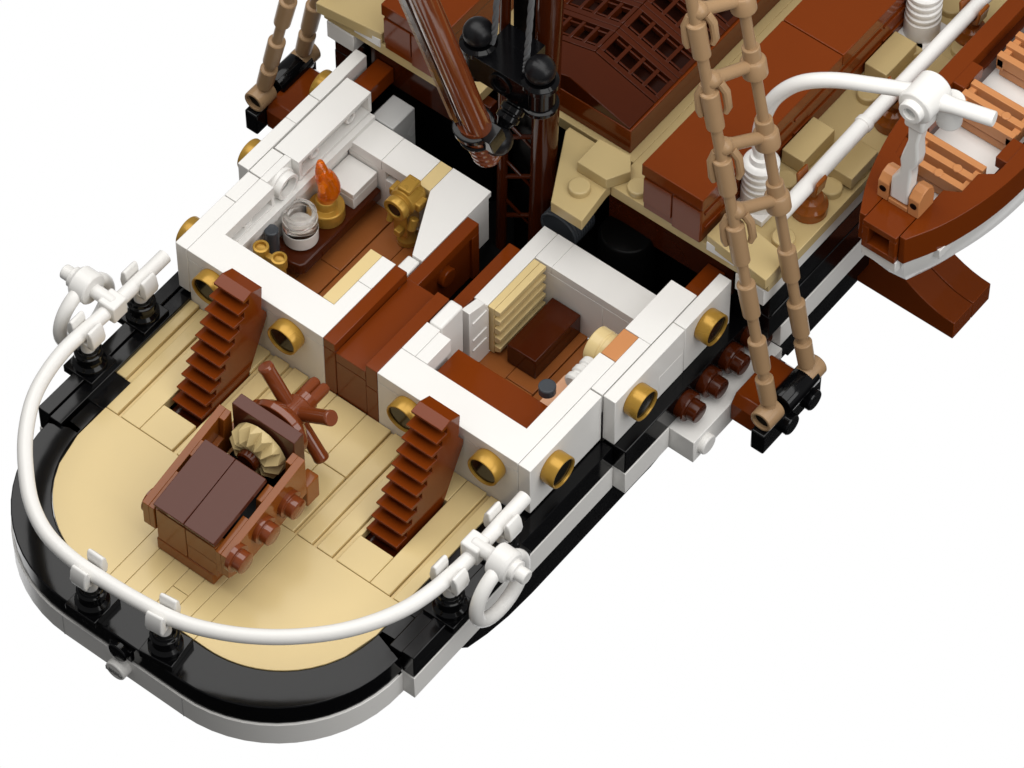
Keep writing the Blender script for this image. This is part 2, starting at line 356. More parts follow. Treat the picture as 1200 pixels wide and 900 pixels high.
b = MB(); b.prism([(7.02, 0.905), (7.02, 2.2), (6.03, 2.2), (4.08, 1.24), (4.08, 0.905)], -1.2, -0.998, 'z'); b.build('wall_slab', 'white', pc, 0.014)
b = MB(); b.prism([(6.98, 0.96), (6.98, 2.18), (6.1, 2.18), (4.2, 1.2), (4.2, 0.96)], -3.1, -1.21, 'z'); b.build('inner_wall', 'white', pc, 0.014)
MB().box(3.45, 4.06, 0.95, 1.35, -1.45, -1.04).build('door_hinge', 'white', pc, 0.06)
floor_of(pc, 1.74, 5.0)
b = MB(); b.box(-0.002, 1.98, 5.512, 5.9, -1.90, -0.003); b.box(2.0, 2.98, 5.512, 5.9, -1.90, -0.003); b.build('side_panel', 'white', pc, 0.02)
b = MB(); b.box(3.02, 5.0, 5.93, 6.3, -1.88, -0.003); b.box(5.01, 5.98, 5.93, 6.3, -1.88, -0.003); b.box(6.0, 7.98, 5.93, 6.3, -1.88, -0.003)
b.box(3.02, 3.98, 5.512, 5.9, -1.9, -0.003); b.build('side_panel', 'white', pc, 0.02)
for p in ((-0.0, 4.56), (-0.0, 1.98)): porthole(pc, p[0]-0.0, p[1], -0.64, (-1, 0, 0))
porthole(pc, 0.85, 5.84, -0.72, (0, 1, 0)); porthole(pc, 3.85, 6.24, -0.72, (0, 1, 0)); porthole(pc, 6.85, 6.24, -0.72, (0, 1, 0))
# ---- starboard cabin
sc = thing('deck_cabin', 'roofless white cabin with a bunk, a louvred panel and a large brown desk inside', 'cabin')
aft_wall(-5.5, -0.902, sc, [(0, -5.5), (4.05, -5.5), (4.05, -5.0), (1, -5.0), (1, -0.902), (0, -0.902)])
b = MB(); b.box(1.01, 4.05, -5.5, -5.0, -3.1, -0.41); b.box(5.06, 7.05, -5.88, -5.05, -0.8, 0.0); b.box(4.05, 7.0, -5.88, -5.05, -3.1, -0.81)
b.box(3.02, 5.05, -5.88, -5.512, -0.8, -0.002); b.build('side_wall', 'white', sc, 0.014)
b = MB(); b.box(1.01, 2.06, -1.34, -0.902, -3.1, -0.001); b.box(1.01, 2.0, -1.74, -1.35, -0.55, -0.001); b.box(1.3, 1.9, -1.7, -1.35, -1.2, -0.56); b.build('inner_wall', 'white', sc, 0.014)
MB().box(2.08, 3.02, -1.34, -0.93, -3.1, 0.02).build('door_post', 'white', sc, 0.07, 3)
o = MB().prism([(3.16, -3.0), (3.98, -3.0), (3.98, -1.05), (3.80, -0.62), (3.16, -0.42)], -1.42, -1.15, 'y').build('door', 'white', sc, 0.02)
b = MB()
for z in (-1.0, -1.75, -2.2): b.box(3.28, 3.86, -1.45, -1.40, z-0.035, z+0.035)
b.build('door_rail', 'white', o, 0.012)
b = MB(); b.box(4.0, 7.0, -1.345, -0.905, -3.1, -1.0); b.build('inner_wall', 'white', sc, 0.014)
b = MB(); b.box(6.02, 7.01, -5.04, -1.9, -1.3, -1.0); b.box(6.02, 7.01, -1.895, -1.355, -1.3, -1.002); b.box(6.02, 6.99, -3.6, -1.355, -3.1, -1.31); b.box(6.02, 6.99, -5.04, -3.61, -3.1, -1.31); b.build('forward_wall', 'white', sc, 0.014)
floor_of(sc, -5.0, -1.36)
b = MB(); b.box(-0.002, 2.98, -5.9, -5.512, -1.90, -0.003); b.build('side_panel', 'white', sc, 0.02)
b = MB(); b.box(3.02, 5.98, -6.3, -5.91, -1.88, -0.003); b.box(4.9, 5.94, -6.306, -6.2, -1.55, -0.95); b.build('side_panel', 'white', sc, 0.02)
b = MB(); b.box(6.0, 8.0, -6.3, -5.91, -1.88, -0.003); b.build('side_panel', 'white', sc, 0.02)
for p in (-2.0, -4.66): porthole(sc, 0.0, p, -0.66, (-1, 0, 0))
porthole(sc, 0.85, -5.9, -0.66, (0, -1, 0)); porthole(sc, 3.82, -6.3, -0.64, (0, -1, 0)); porthole(sc, 6.85, -6.3, -0.64, (0, -1, 0))
# ---- passage between the cabins
ps = thing('cabin_passage', 'sunken reddish brown passage with raised side boards between the two white cabins', 'passage')
b = MB(); b.box(0.0, 2.99, 0.51, 0.895, -0.35, 0.0); b.box(0.01, 2.97, 0.62, 0.895, -2.25, -0.36); b.box(0.0, 0.4, 0.51, 0.895, -2.25, -0.36); b.box(2.6, 2.99, 0.51, 0.895, -2.25, -0.36); b.build('side_board', 'brown', ps, 0.018)
b = MB(); b.box(0.0, 2.99, -0.895, -0.51, -0.9, 0.0); b.box(0.0, 2.99, -0.895, -0.51, -2.25, -0.91); b.build('side_board', 'brown', ps, 0.018)
b = MB(); b.box(3.05, 6.0, 0.51, 0.895, -1.4, -1.03); b.box(3.05, 6.0, 0.6, 0.895, -3.2, -1.41); b.box(5.7, 6.0, 0.51, 0.895, -3.2, -1.41); b.build('side_board', 'brown', ps, 0.018)
b = MB(); b.box(3.05, 6.0, -0.895, -0.51, -3.2, -1.03); b.build('side_board', 'brown', ps, 0.018)
b = MB(); b.box(0.01, 3.03, -0.5, 0.5, -0.72, -0.33); b.build('top_tile', 'brown', ps, 0.018)
b = MB(); b.box(0.015, 3.0, -0.5, 0.5, -2.25, -0.735); b.build('front_board', 'brown', ps, 0.018)
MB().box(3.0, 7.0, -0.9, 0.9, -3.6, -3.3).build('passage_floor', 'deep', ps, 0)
for x in (3.6, 4.6): stud(MB(), x, 0.60, -1.9, (0, -1, 0)).build('board_stud', 'brown', ps, 0.01)
# ================================================================ STAIRCASES
def make_stairs(label):
    t = thing('staircase', label, 'stairs', 'steep brown stairs up to the cabins')
    run, rise = 0.2125, 0.341
    x0, z0 = -0.90, 0.93                                            # nose of the topmost step
    pts = [(-0.15, 0.78), (-0.55, 0.98), (x0, z0)]
    for k in range(10):
        nx, nz = x0-run*k, z0-rise*k
        if k: pts.append((nx, nz))
        pts.append((nx+0.01, nz-0.09)); pts.append((nx+0.05, nz-0.115)); pts.append((nx+0.24, nz-0.13))
        pts.append((nx+0.22, nz-rise-0.03))
    pts += [(-2.70, -2.75), (-1.05, -2.75), (-0.95, -2.47), (-0.03, -0.62), (-0.03, -0.42), (-0.22, -0.10)]
    MB().prism(pts, -0.5, 0.5, 'y').build('flight', 'brown', t, 0.012, 2, 25)
    b = MB(); b.box(-0.20, -0.12, -0.5, 0.5, -0.02, 0.0); b.bm.free()
    MB().box(-2.95, -2.5, -0.52, 0.52, -2.95, -2.62).build('foot_plate', 'hatch', t, 0.02)
    return t
st = make_stairs('steep reddish brown staircase leaning on the cabin that holds the lamp and jar'); st.location = (0, 3.28, 0)
dup(st, (0, -3.26, 0), 'steep reddish brown staircase leaning on the cabin that holds the desk and bunk')
# ================================================================ STEERING BOX
hb = thing('steering_box', 'brown steering box on the stern deck with a tan gear and a spoked wheel', 'steering box')
MB().box(-6.55, -3.2, -0.80, 1.08, -2.19, -1.74).build('base', 'helm', hb, 0.03)
b = MB(); b.box(-6.53, -6.15, 0.06, 1.04, -1.73, -0.42); b.box(-6.53, -6.15, -0.95, 0.045, -1.10, -0.42); b.box(-6.52, -6.15, -0.95, 0.045, -1.73, -1.115); b.build('end_wall', 'helm', hb, 0.016)
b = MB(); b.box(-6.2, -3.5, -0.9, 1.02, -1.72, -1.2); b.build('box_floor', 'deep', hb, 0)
def side(yo, yi):
    """sloping side wall: plain outer skin, notched inner skin"""
    a, c = -6.57, -3.45; top = lambda x: -0.42+(x-a)*0.262
    low = [(c, -1.08), (-4.5, -1.32), (-6.1, -1.52), (a, -1.32)]
    tw = [(a, top(a)), (-5.45, top(-5.45)), (-5.40, top(-5.4)-0.5), (-4.98, top(-4.98)-0.5), (-4.93, top(-4.93)), (-4.45, top(-4.45)), (-4.40, top(-4.4)-0.7), (-3.80, top(-3.8)-0.7), (-3.75, top(-3.75)), (c, top(c))]
    m = yo+(yi-yo)*0.55
    b = MB(); b.prism([(a, top(a)), (c, top(c))]+low, yo, m, 'y'); b.prism(tw+low, m, yi, 'y')
    return b.build('side_wall', 'helm', hb, 0.012)
side(1.45, 1.06); side(-1.37, -0.97)
MB().box(-3.44, -2.95, -1.36, -0.98, -1.75, -0.85).build('corner_block', 'helm', hb, 0.03); MB().box(-3.44, -2.95, 1.07, 1.44, -1.75, -0.85).build('corner_block', 'helm', hb, 0.03)
th = math.atan2(0.52, 2.08)
for y0, y1 in ((0.05, 1.045), (-0.955, 0.035)):
    mtx = Matrix.Translation((-6.55, 0, -0.30)) @ Matrix.Rotation(-th, 4, 'Y')
    MB().box(0, 2.16, y0, y1, -0.02, 0.17, mtx).build('lid_board', 'dark', hb, 0.018)
MB().box(-3.43, -3.04, -1.0, 1.05, -1.7, 0.77).build('front_board', 'dark', hb, 0.02)
for x in (-6.3, -5.22, -4.22):
    b = MB(); b.lathe((x, -1.36, -0.62), (0, -1, 0), [(0.40, 0), (0.40, 0.14), (0.30, 0.15), (0.30, 0.38), (0.27, 0.40)], 28); b.build('side_stud', 'redbrown', hb, 0.01)
b = MB(); b.lathe((-6.2, 1.44, -0.78), (0, 1, 0), [(0.36, 0), (0.36, 0.08), (0.32, 0.10)], 28); b.build('side_stud', 'redbrown', hb, 0.01)
# toothed bevel gear facing aft
b = MB(); gc = Vector((-3.66, 0.04, -0.20)); nT = 13; bm = b.bm
def gp(r, a, x): return bm.verts.new((gc.x+x, gc.y+r*math.cos(a), gc.z+r*math.sin(a)))
inn = gp(0, 0, -0.30); rings = []
for i in range(nT*2):
    a = 2*math.pi*i/(nT*2); hi = i % 2 == 0
    rings.append((gp(0.34, a, -0.28), gp(0.52, a, -0.36 if hi else -0.16), gp(0.82 if hi else 0.80, a, -0.16 if hi else 0.10), gp(0.82 if hi else 0.81, a, 0.16)))
n = len(rings); back_c = gp(0, 0, 0.16); fs = []
for i in range(n):
    p, q = rings[i], rings[(i+1) % n]
    fs.append(bm.faces.new((inn, p[0], q[0])))
    for k in range(3): fs.append(bm.faces.new((p[k], p[k+1], q[k+1], q[k])))
    fs.append(bm.faces.new((back_c, q[3], p[3])))
bmesh.ops.recalc_face_normals(bm, faces=fs)
gear = b.build('gear', 'shade_tan', hb, 0.012, 2, 18)
MB().lathe((-3.9, 0.04, -0.22), (-1, 0, 0), [(0.32, 0), (0.32, 0.22), (0.27, 0.26)]).build('gear_hub', 'hatch', gear, 0.01)
# spoked wheel on the front board
wc = Vector((-2.23, 0.04, -0.12))
wheel = MB().lathe(wc-Vector((0.7, 0, 0)), (1, 0, 0), [(0.42, 0), (0.84, 0.02), (0.88, 0.20), (0.70, 0.40), (0.42, 0.52), (0.40, 0.98), (0.34, 1.04)], 32).build('wheel', 'redbrown', hb, 0.02)
for k in range(4):
    a = math.radians(55.5+90*k); dv = Vector((0, math.cos(a), math.sin(a)))
    b = MB(); b.lathe(wc, dv, [(0.19, 0.2), (0.20, 0.45), (0.205, 1.42), (0.215, 1.46), (0.215, 1.55), (0.195, 1.58)], 24); b.build('spoke', 'redbrown', wheel, 0.008)
b = MB(); b.cyl(wc+Vector((0.2, 0, 0)), wc+Vector((0.55, 0, 0)), 0.33)
for dy in (-0.155, 0.155):
    b.lathe(wc+Vector((0.4, dy, 0.05)), (1, 0, 0), [(0.165, 0), (0.165, 0.62), (0.13, 0.72), (0.06, 0.76), (0, 0.77)], 20)
b.build('axle_fork', 'redbrown', wheel, 0.01)
# ================================================================ STERN RAIL
ZR = -0.5
rail_pts = [(-0.25, 6.08), (-1.4, 6.08), (-2.8, 6.10), (-4.0, 6.16)]
bez = [(-5.0, 6.03), (-5.9, 5.73), (-6.82, 5.16), (-7.6, 4.46), (-8.3, 3.65), (-8.76, 2.74), (-8.94, 1.72), (-8.93, 0.6), (-8.86, -0.45), (-8.70, -1.58), (-8.29, -2.63), (-7.73, -3.56), (-7.05, -4.37), (-6.24, -5.08), (-5.25, -5.65), (-4.27, -5.95), (-2.9, -6.10), (-1.66, -6.08), (-0.42, -6.06)]
def spline(P, n=6):
    out = []; P = [Vector(p) for p in P]; E = [2*P[0]-P[1]]+P+[2*P[-1]-P[-2]]
    for i in range(1, len(E)-2):
        p0, p1, p2, p3 = E[i-1:i+3]
        for k in range(n):
            t = k/n; out.append(0.5*((2*p1)+(p2-p0)*t+(2*p0-5*p1+4*p2-p3)*t*t+(3*p1-p0-3*p2+p3)*t**3))
    return out+[P[-1]]
b = MB(); b.tube(spline([(x, y, ZR) for x, y in rail_pts+bez], 5), 0.205, 18)
tag(b.build('stern_rail', 'white', None, 0), 'white hose rail curving round the stern above the black rim', 'railing')
def make_post(label, base_sq=True):
    t = thing('rail_post', label, 'post', 'black and white posts under the stern rail')
    b = MB(); b.box(-0.5, 0.5, -0.5, 0.5, -2.21, -1.93); b.build('base_plate', 'black', t, 0.02)
    MB().lathe((0, 0, -1.93), (0, 0, 1), [(0.46, 0), (0.46, 0.12), (0.36, 0.2), (0.33, 0.32), (0.39, 0.36), (0.39, 0.55), (0.33, 0.58), (0.30, 0.66)], 28).build('pedestal', 'black', t, 0.012)
    MB().lathe((0, 0, -1.28), (0, 0, 1), [(0.195, 0), (0.195, 0.45), (0.26, 0.50), (0.26, 0.58)], 24).build('stem', 'white', t, 0.01)
    b = MB(); b.box(-0.25, 0.25, -0.40, 0.40, ZR-0.33, ZR-0.215)   # spring clip, the rail runs along local x
    for s in (-1, 1): b.prism([(s*0.215, ZR-0.33), (s*0.42, ZR-0.33), (s*0.47, ZR-0.1), (s*0.42, ZR+0.22), (s*0.33, ZR+0.36), (s*0.25, ZR+0.34), (s*0.21, ZR+0.16)], -0.25, 0.25, 'x')
    b.build('clip', 'white', t, 0.06, 3, 30)
    return t
p0 = make_post('white clipped rail post on a black base, nearest the lamp cabin'); p0.location = (-1.27, 6.09, 0)
dup(p0, (-3.35, 6.12, 0), 'white clipped rail post just aft of the lifebuoy on the lamp cabin side')
dup(p0, (-8.92, 1.20, 0), 'white clipped rail post on the black stern rim, left one behind the steering box', (0, 0, math.radians(90)))
dup(p0, (-8.78, -1.12, 0), 'white clipped rail post on the black stern rim, above the white lettered stud', (0, 0, math.radians(97)))
dup(p0, (-3.45, -6.03, 0), 'white clipped rail post just aft of the lifebuoy on the desk cabin side')
dup(p0, (-1.35, -6.08, 0), 'white clipped rail post between the lifebuoy and the desk cabin')
def make_buoy(label):
    t = thing('lifebuoy', label, 'lifebuoy', 'white lifebuoys hung outside the stern rail')
    R = 0.95; ring = [(R*math.cos(2*math.pi*i/48), 0.0, R*math.sin(2*math.pi*i/48)) for i in range(48)]
    MB().tube(ring, 0.195, 16, closed=True).build('ring', 'white', t, 0)
    hx, hz = 0.17, 0.95
    b = MB(); b.lathe((hx, -0.30, hz), (0, 1, 0), [(0.24, 0), (0.43, 0.02), (0.46, 0.06), (0.46, 0.50), (0.40, 0.58), (0.30, 0.60), (0.30, 0.74), (0.21, 0.76), (0.21, 1.02), (0.18, 1.05)], 28); b.build('holder', 'white', t, 0.012)
    b = MB(); b.lathe((hx, -1.0, hz), (0, 1, 0), [(0.2, 0), (0.2, 0.75)], 20); b.box(hx-0.28, hx+0.28, -1.20, -0.64, hz-0.46, hz+0.16); b.build('bracket', 'white', t, 0.06, 3)
    return t
by = make_buoy('white lifebuoy ring hanging outside the rail on the lamp cabin side'); by.location = (-2.50, 7.0, -1.28)
dup(by, (-2.62, -6.98, -1.20), 'white lifebuoy ring hanging outside the rail against the striped hull', None, (1, -1, 1))
# ================================================================ PORT CABIN CONTENTS
b = MB(); b.prism([(2.75, 3.85), (5.98, 3.85), (5.98, 5.0), (2.65, 5.0), (2.55, 4.2), (2.6, 3.95)], -2.62, -2.2, 'z')
tb = thing('cabin_table', 'dark brown table along the white wall under the lamp and jar', 'table')
b.build('tabletop', 'hatch', tb, 0.06, 3)
MB().box(2.9, 5.9, 4.1, 4.9, -3.0, -2.63).build('pedestal', 'hatch', tb, 0.02)
lamp = thing('oil_lamp', 'gold lamp with an orange flame on the dark brown cabin table', 'lamp', None, (4.40, 4.46, -2.2))
MB().lathe((0, 0, 0.003), (0, 0, 1), [(0.49, 0), (0.50, 0.03), (0.50, 0.42), (0.47, 0.45), (0.29, 0.45), (0.29, 0.72), (0.27, 0.75)], 32).build('base', 'gold', lamp, 0.01)
fl = [(0, 0, 0.72), (0.03, -0.05, 0.95), (0.06, -0.08, 1.25), (0.02, -0.02, 1.55), (-0.06, 0.02, 1.82), (-0.03, 0.10, 2.02), (0.06, 0.20, 2.06), (0.1, 0.28, 1.98)]
MB().tube(spline(fl, 4), 0.2, 16, rr=[0.24+0.07*math.sin(min(1, i/16)*math.pi)-max(0, i-14)*0.014 for i in range(29)]).build('flame', 'flame', lamp, 0)
jar = thing('glass_jar', 'round clear jar with white contents on the dark brown cabin table', 'jar', None, (3.36, 4.50, -2.2))
MB().lathe((0, 0, 0.003), (0, 0, 1), [(0.40, 0), (0.44, 0.05), (0.48, 0.08), (0.49, 0.55)], 32).build('contents', 'white', jar, 0.01)
MB().lathe((0, 0, 0.56), (0, 0, 1), [(0.485, 0), (0.485, 0.36), (0.44, 0.40), (0.46, 0.42), (0.46, 0.60), (0.44, 0.62), (0.34, 0.62), (0.33, 0.60), (0.33, 0.15), (0.1, 0.13)], 36).build('glass', 'glass', jar, 0.01)
b = MB(); b.lathe((2.45, 4.72, -2.99), (0, 0, 1), [(0.2, 0), (0.2, 1.93), (0.17, 1.96), (0.12, 1.95)], 24)
tag(b.build('bottle', 'grey', None, 0.01), 'dark grey upright rod standing beside the clear jar', 'bottle')
bn = thing('binoculars', 'gold binoculars standing upright beside the dark grey rod', 'binoculars', None, (1.72, 4.15, -2.1))
for dy in (-0.31, 0.31):
    MB().lathe((0, dy, 0), (0, 0, 1), [(0.16, -0.2), (0.19, 0.0), (0.17, 0.9), (0.22, 0.95), (0.22, 1.30), (0.15, 1.32), (0.14, 1.2), (0.0, 1.18)], 24).build('barrel', 'gold', bn, 0.008)
MB().box(-0.09, 0.09, -0.25, 0.25, 0.55, 1.12).build('bridge', 'gold', bn, 0.03)
MB().box(-0.1, 0.1, -0.45, 0.45, -0.9, -0.21).build('stand', 'gold', bn, 0.03)
cb = thing('cabinet', 'small white box at the end of the dark brown cabin table', 'box')
MB().box(4.98, 6.0, 4.0, 4.99, -1.78, -1.58).build('lid', 'white', cb, 0.02)
MB().box(4.98, 6.0, 4.0, 4.99, -2.198, -1.79).build('case', 'white', cb, 0.02)
tl = thing('standing_telescope', 'gold telescope head on a stand against the white slanted wall', 'telescope', None, (5.45, 2.62, -3.0))
b = MB(); b.lathe((-0.45, 0, 1.85), (1, 0, 0), [(0.21, 0.12), (0.23, 0.0), (0.34, 0.0), (0.36, 0.04), (0.36, 0.22), (0.30, 0.30), (0.40, 0.36), (0.42, 0.80), (0.36, 0.95), (0.2, 0.98)], 28); b.build('barrel', 'gold', tl, 0.01)
b = MB(); b.lathe((-0.42, 0, 1.85), (1, 0, 0), [(0.2, 0), (0.2, 0.06)], 24); b.build('lens', 'pane', tl, 0)
b = MB(); b.box(-0.05, 0.5, -0.2, 0.2, 2.15, 2.36); b.box(-0.02, 0.35, -0.52, -0.3, 1.7, 2.0); b.box(-0.02, 0.35, 0.3, 0.52, 1.7, 2.0); b.build('bracket', 'gold', tl, 0.04)
b = MB(); b.box(-0.2, 0.35, -0.24, 0.24, 0.55, 1.5); b.lathe((0.1, 0, 0.0), (0, 0, 1), [(0.3, 0), (0.3, 0.2), (0.22, 0.3), (0.2, 0.6)], 24); b.cyl((-0.25, -0.42, 1.15), (-0.1, -0.42, 1.5), 0.13); b.cyl((-0.28, 0.3, 1.0), (-0.1, 0.3, 1.4), 0.1); b.box(-0.42, -0.18, -0.16, 0.06, 0.72, 0.95); b.build('stand', 'gold', tl, 0.03)
# ================================================================ STARBOARD CABIN CONTENTS
dk = thing('desk', 'wide reddish brown desk against the white wall in front of the stairs', 'desk')
MB().box(1.02, 2.22, -5.0, -1.80, -0.85, -0.60).build('desktop', 'brown', dk, 0.02)
b = MB(); b.box(1.05, 2.1, -5.0, -4.2, -3.0, -0.86); b.box(1.05, 2.1, -2.6, -1.9, -3.0, -0.86); b.build('pedestal', 'brown', dk, 0.02)
bd = MB().box(4.02, 5.98, -2.93, -1.98, -2.99, -2.2).build('bunk', 'hatch', None, 0.025)
tag(bd, 'dark brown bunk block under the louvred tan panel', 'bunk')
lv = thing('louvred_panel', 'tan louvred panel standing against the white inner wall above the bunk', 'panel')
MB().box(4.02, 5.98, -1.55, -1.355, -2.98, -1.02).build('back_plate', 'tan', lv, 0.012)
b = MB()
for k in range(5): b.prism([(-1.56, -1.02-0.40*k), (-1.76, -1.02-0.40*k), (-1.76, -1.17-0.40*k), (-1.64, -1.26-0.40*k), (-1.56, -1.26-0.40*k)], 4.02, 5.98, 'x')
b.build('louvre', 'tan', lv, 0.012)
rl = MB(); rl.lathe((4.56, -5.02, -0.62), (0, 1, 0), [(0.52, 0), (0.52, 0.16), (0.50, 0.17), (0.50, 0.22), (0.52, 0.23), (0.52, 0.55), (0.49, 0.58)], 36)
tag(rl.build('tan_drum', 'tan', None, 0.01), 'tan round drum on the inner side of the orange block', 'drum')
ob = MB().box(4.07, 5.045, -5.505, -5.03, -0.8, -0.003).build('orange_block', 'bench', None, 0.02)
tag(ob, 'light orange block filling the gap in the white side wall', 'block')
cu = thing('cup', 'white fluted cup lying by the orange block inside the cabin', 'cup', None, (3.6, -4.82, -0.62))
MB().lathe((-0.45, 0, 0), (1, 0, 0), [(0.24, 0), (0.30, 0.05), (0.30, 0.2), (0.24, 0.24), (0.24, 0.30), (0.30, 0.34), (0.30, 0.50), (0.24, 0.54), (0.24, 0.60), (0.29, 0.64), (0.29, 0.82), (0.25, 0.86)], 28).build('body', 'white', cu, 0.012)
b = MB(); b.prism([(2.5, -4.98), (4.1, -4.98), (4.1, -4.45), (3.75, -4.12), (2.5, -4.12)], -1.6, -1.42, 'z')
tag(b.build('nougat_shelf', 'nougat', None, 0.02), 'pale pink shelf plate between the desk and the white cup', 'shelf')
b = MB(); b.lathe((2.50, -4.50, -0.595), (0, 0, 1), [(0.15, 0), (0.15, 0.10), (0.235, 0.12), (0.235, 0.36), (0.21, 0.39)], 28)
tag(b.build('ink_pot', 'grey', None, 0.01), 'dark grey round pot on the corner of the brown desk', 'pot')
dk2 = None
# ================================================================ MAST, BOOM, RIGGING
ms = thing('mast', 'dark brown two-legged mast with a lattice rising from the black well', 'mast')
b = MB(); b.tube([(7.86, -0.10, -4.15), (8.12, -0.20, 8.5)], 0.36, 24); b.build('column', 'hatch', ms, 0.01)
b = MB(); b.tube([(7.52, 0.98, -4.15), (7.72, 0.93, 8.5)], 0.15, 16); b.build('column', 'hatch', ms, 0.01)
for k in range(4):
    z = -2.6+k*1.7
    b = MB(); b.tube([(7.55, 0.95, z), (7.86, -0.1, z+0.5)], 0.07, 10); b.tube([(7.55, 0.95, z+0.85), (7.86, -0.1, z-0.35)], 0.05, 10); b.build('lattice_brace', 'hatch', ms, 0)
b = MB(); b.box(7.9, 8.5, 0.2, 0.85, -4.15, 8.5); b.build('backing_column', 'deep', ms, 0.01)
bk = thing('rigging_block', 'black double-ball rigging block fixed to the brown mast', 'rigging block')
BX, BZ = 6.62, 5.18
b = MB(); b.box(BX-0.45, BX+0.45, -1.0, 0.95, BZ-0.45, BZ+0.42); b.ring((BX-0.46, -0.1, BZ), (-1, 0, 0), 0.22, 0.34, 0.05); b.cyl((BX-0.46, -0.1, BZ), (BX-0.47, -0.1, BZ), 0.2)
b.box(BX+0.45, 7.6, -0.42, 0.75, BZ-0.05, BZ+0.41); b.build('beam', 'black', bk, 0.05, 3)
for y in (0.98, -1.02):
    MB().lathe((BX, y, BZ-0.62), (0, 0, 1), [(0.45, 0), (0.5, 0.04), (0.5, 0.16), (0.42, 0.2), (0.42, 0.85), (0.5, 0.9), (0.5, 1.06), (0.40, 1.14)], 32).build('collar', 'black', bk, 0.012)
    MB().sphere((BX, y, BZ+0.82), 0.41).build('ball', 'satin', bk, 0)
b = MB(); b.lathe((5.90, -0.24, 3.52), (0.8, 0.0, 0.57), [(0.18, 0.2), (0.25, 0.35), (0.32, 0.4), (0.32, 0.55), (0.27, 0.57), (0.27, 0.62), (0.33, 0.64), (0.33, 0.8), (0.27, 0.82), (0.27, 0.87), (0.33, 0.89), (0.33, 1.05), (0.3, 1.1), (0.3, 1.8)], 28); sh = b.build('ribbed_shaft', 'black', bk, 0.01)
MB().sphere((5.80, -0.27, 3.36), 0.42).build('ball', 'satin', bk, 0)
bo = thing('boom', 'glossy reddish brown boom slanting up to the left in front of the mast', 'boom')
P0, P1 = Vector((5.92, 0.10, 2.10)), Vector((3.0, 0.17, 12.2)); dv = (P1-P0).normalized()
side_v = Vector((0, 1, 0)); up_v = dv.cross(side_v).normalized()
def along(t): return P0+dv*t
mt = Matrix((( dv.x, side_v.x, up_v.x, P0.x), (dv.y, side_v.y, up_v.y, P0.y), (dv.z, side_v.z, up_v.z, P0.z), (0, 0, 0, 1)))
b = MB(); b.cyl(along(2.1)-side_v*0.16, along(12)-side_v*0.16, 0.36, 28); b.build('spar', 'redbrown', bo, 0.01)
b = MB(); b.box(2.05, 12, 0.12, 0.36, -0.30, 0.30, mt); b.build('side_rib', 'hatch', bo, 0.03)
b = MB()
for k in range(22): b.box(2.4+k*0.5, 2.88+k*0.5, 0.37, 0.52, -0.30, 0.26, mt)
b.build('edge_strip', 'rope', bo, 0.012)
b = MB(); b.lathe(along(0.25)-side_v*0.05, dv, [(0.30, 0), (0.36, 0.12), (0.36, 0.2), (0.40, 0.24), (0.40, 0.36), (0.35, 0.40), (0.35, 0.48), (0.41, 0.52), (0.41, 0.64), (0.36, 0.68), (0.36, 0.76), (0.42, 0.80), (0.42, 0.92), (0.37, 0.96), (0.37, 1.04), (0.43, 1.08), (0.43, 1.2), (0.37, 1.24), (0.37, 1.32), (0.43, 1.36), (0.43, 2.2)], 28); b.build('ribbed_tip', 'redbrown', bo, 0.012)
b = MB(); b.lathe(along(2.0)-side_v*0.0, dv, [(0.46, 0), (0.56, 0.03), (0.56, 0.22), (0.46, 0.25)], 32); b.box(1.62, 2.25, -0.72, -0.35, -0.30, 0.25, mt); b.lathe(along(1.55)+side_v*0.0, dv, [(0.47, 0), (0.52, 0.04), (0.52, 0.10), (0.47, 0.14)], 32); b.build('saddle', 'black', bo, 0.02)
def cord(pts, label, name='rope', r=0.085):
    P = spline(pts, 16); b = MB()
    for ph in range(3):
        q = []
        for i, p in enumerate(P):
            a = i*0.55+ph*2.094; q.append(p+Vector((math.cos(a)*0.036, math.sin(a)*0.036, 0)))
        b.tube(q, r*0.62, 8)
    return tag(b.build(name, 'cord', None, 0), label, 'rope')
cord([(BX+0.1, 0.62, BZ+0.55), (BX+0.15, 0.56, BZ+1.2), (BX+0.2, 0.50, BZ+3.2), (BX+0.25, 0.46, BZ+5)], 'dark braided cord rising from the left black ball of the rigging block')
cord([(BX-0.1, -0.62, BZ+0.55), (BX, -0.60, BZ+1.2), (BX, -0.72, BZ+3.2), (BX, -0.8, BZ+5)], 'dark braided cord rising from the right black ball of the rigging block')
# rope drum and barrel in the well
b = MB()
for k in range(9):
    R = 0.55; b.tube([(7.7+0.10*k-0.4, -1.15+R*math.cos(2*math.pi*i/28), -1.3+R*math.sin(2*math.pi*i/28)) for i in range(28)], 0.055, 6, closed=True)
b.cyl((7.3, -1.15, -1.3), (8.1, -1.15, -1.3), 0.51)
tag(b.build('rope_coil', 'grey', None, 0), 'dark braided rope wound in a coil in the black well', 'rope coil')
b = MB(); b.lathe((8.2, -2.75, -3.75), (0, 0, 1), [(0.75, 0), (0.78, 2.6), (0.7, 2.75), (0.3, 2.8)], 36)
tag(b.build('black_drum', 'deep', None, 0.03), 'glossy black drum standing in the well behind the desk cabin', 'drum')
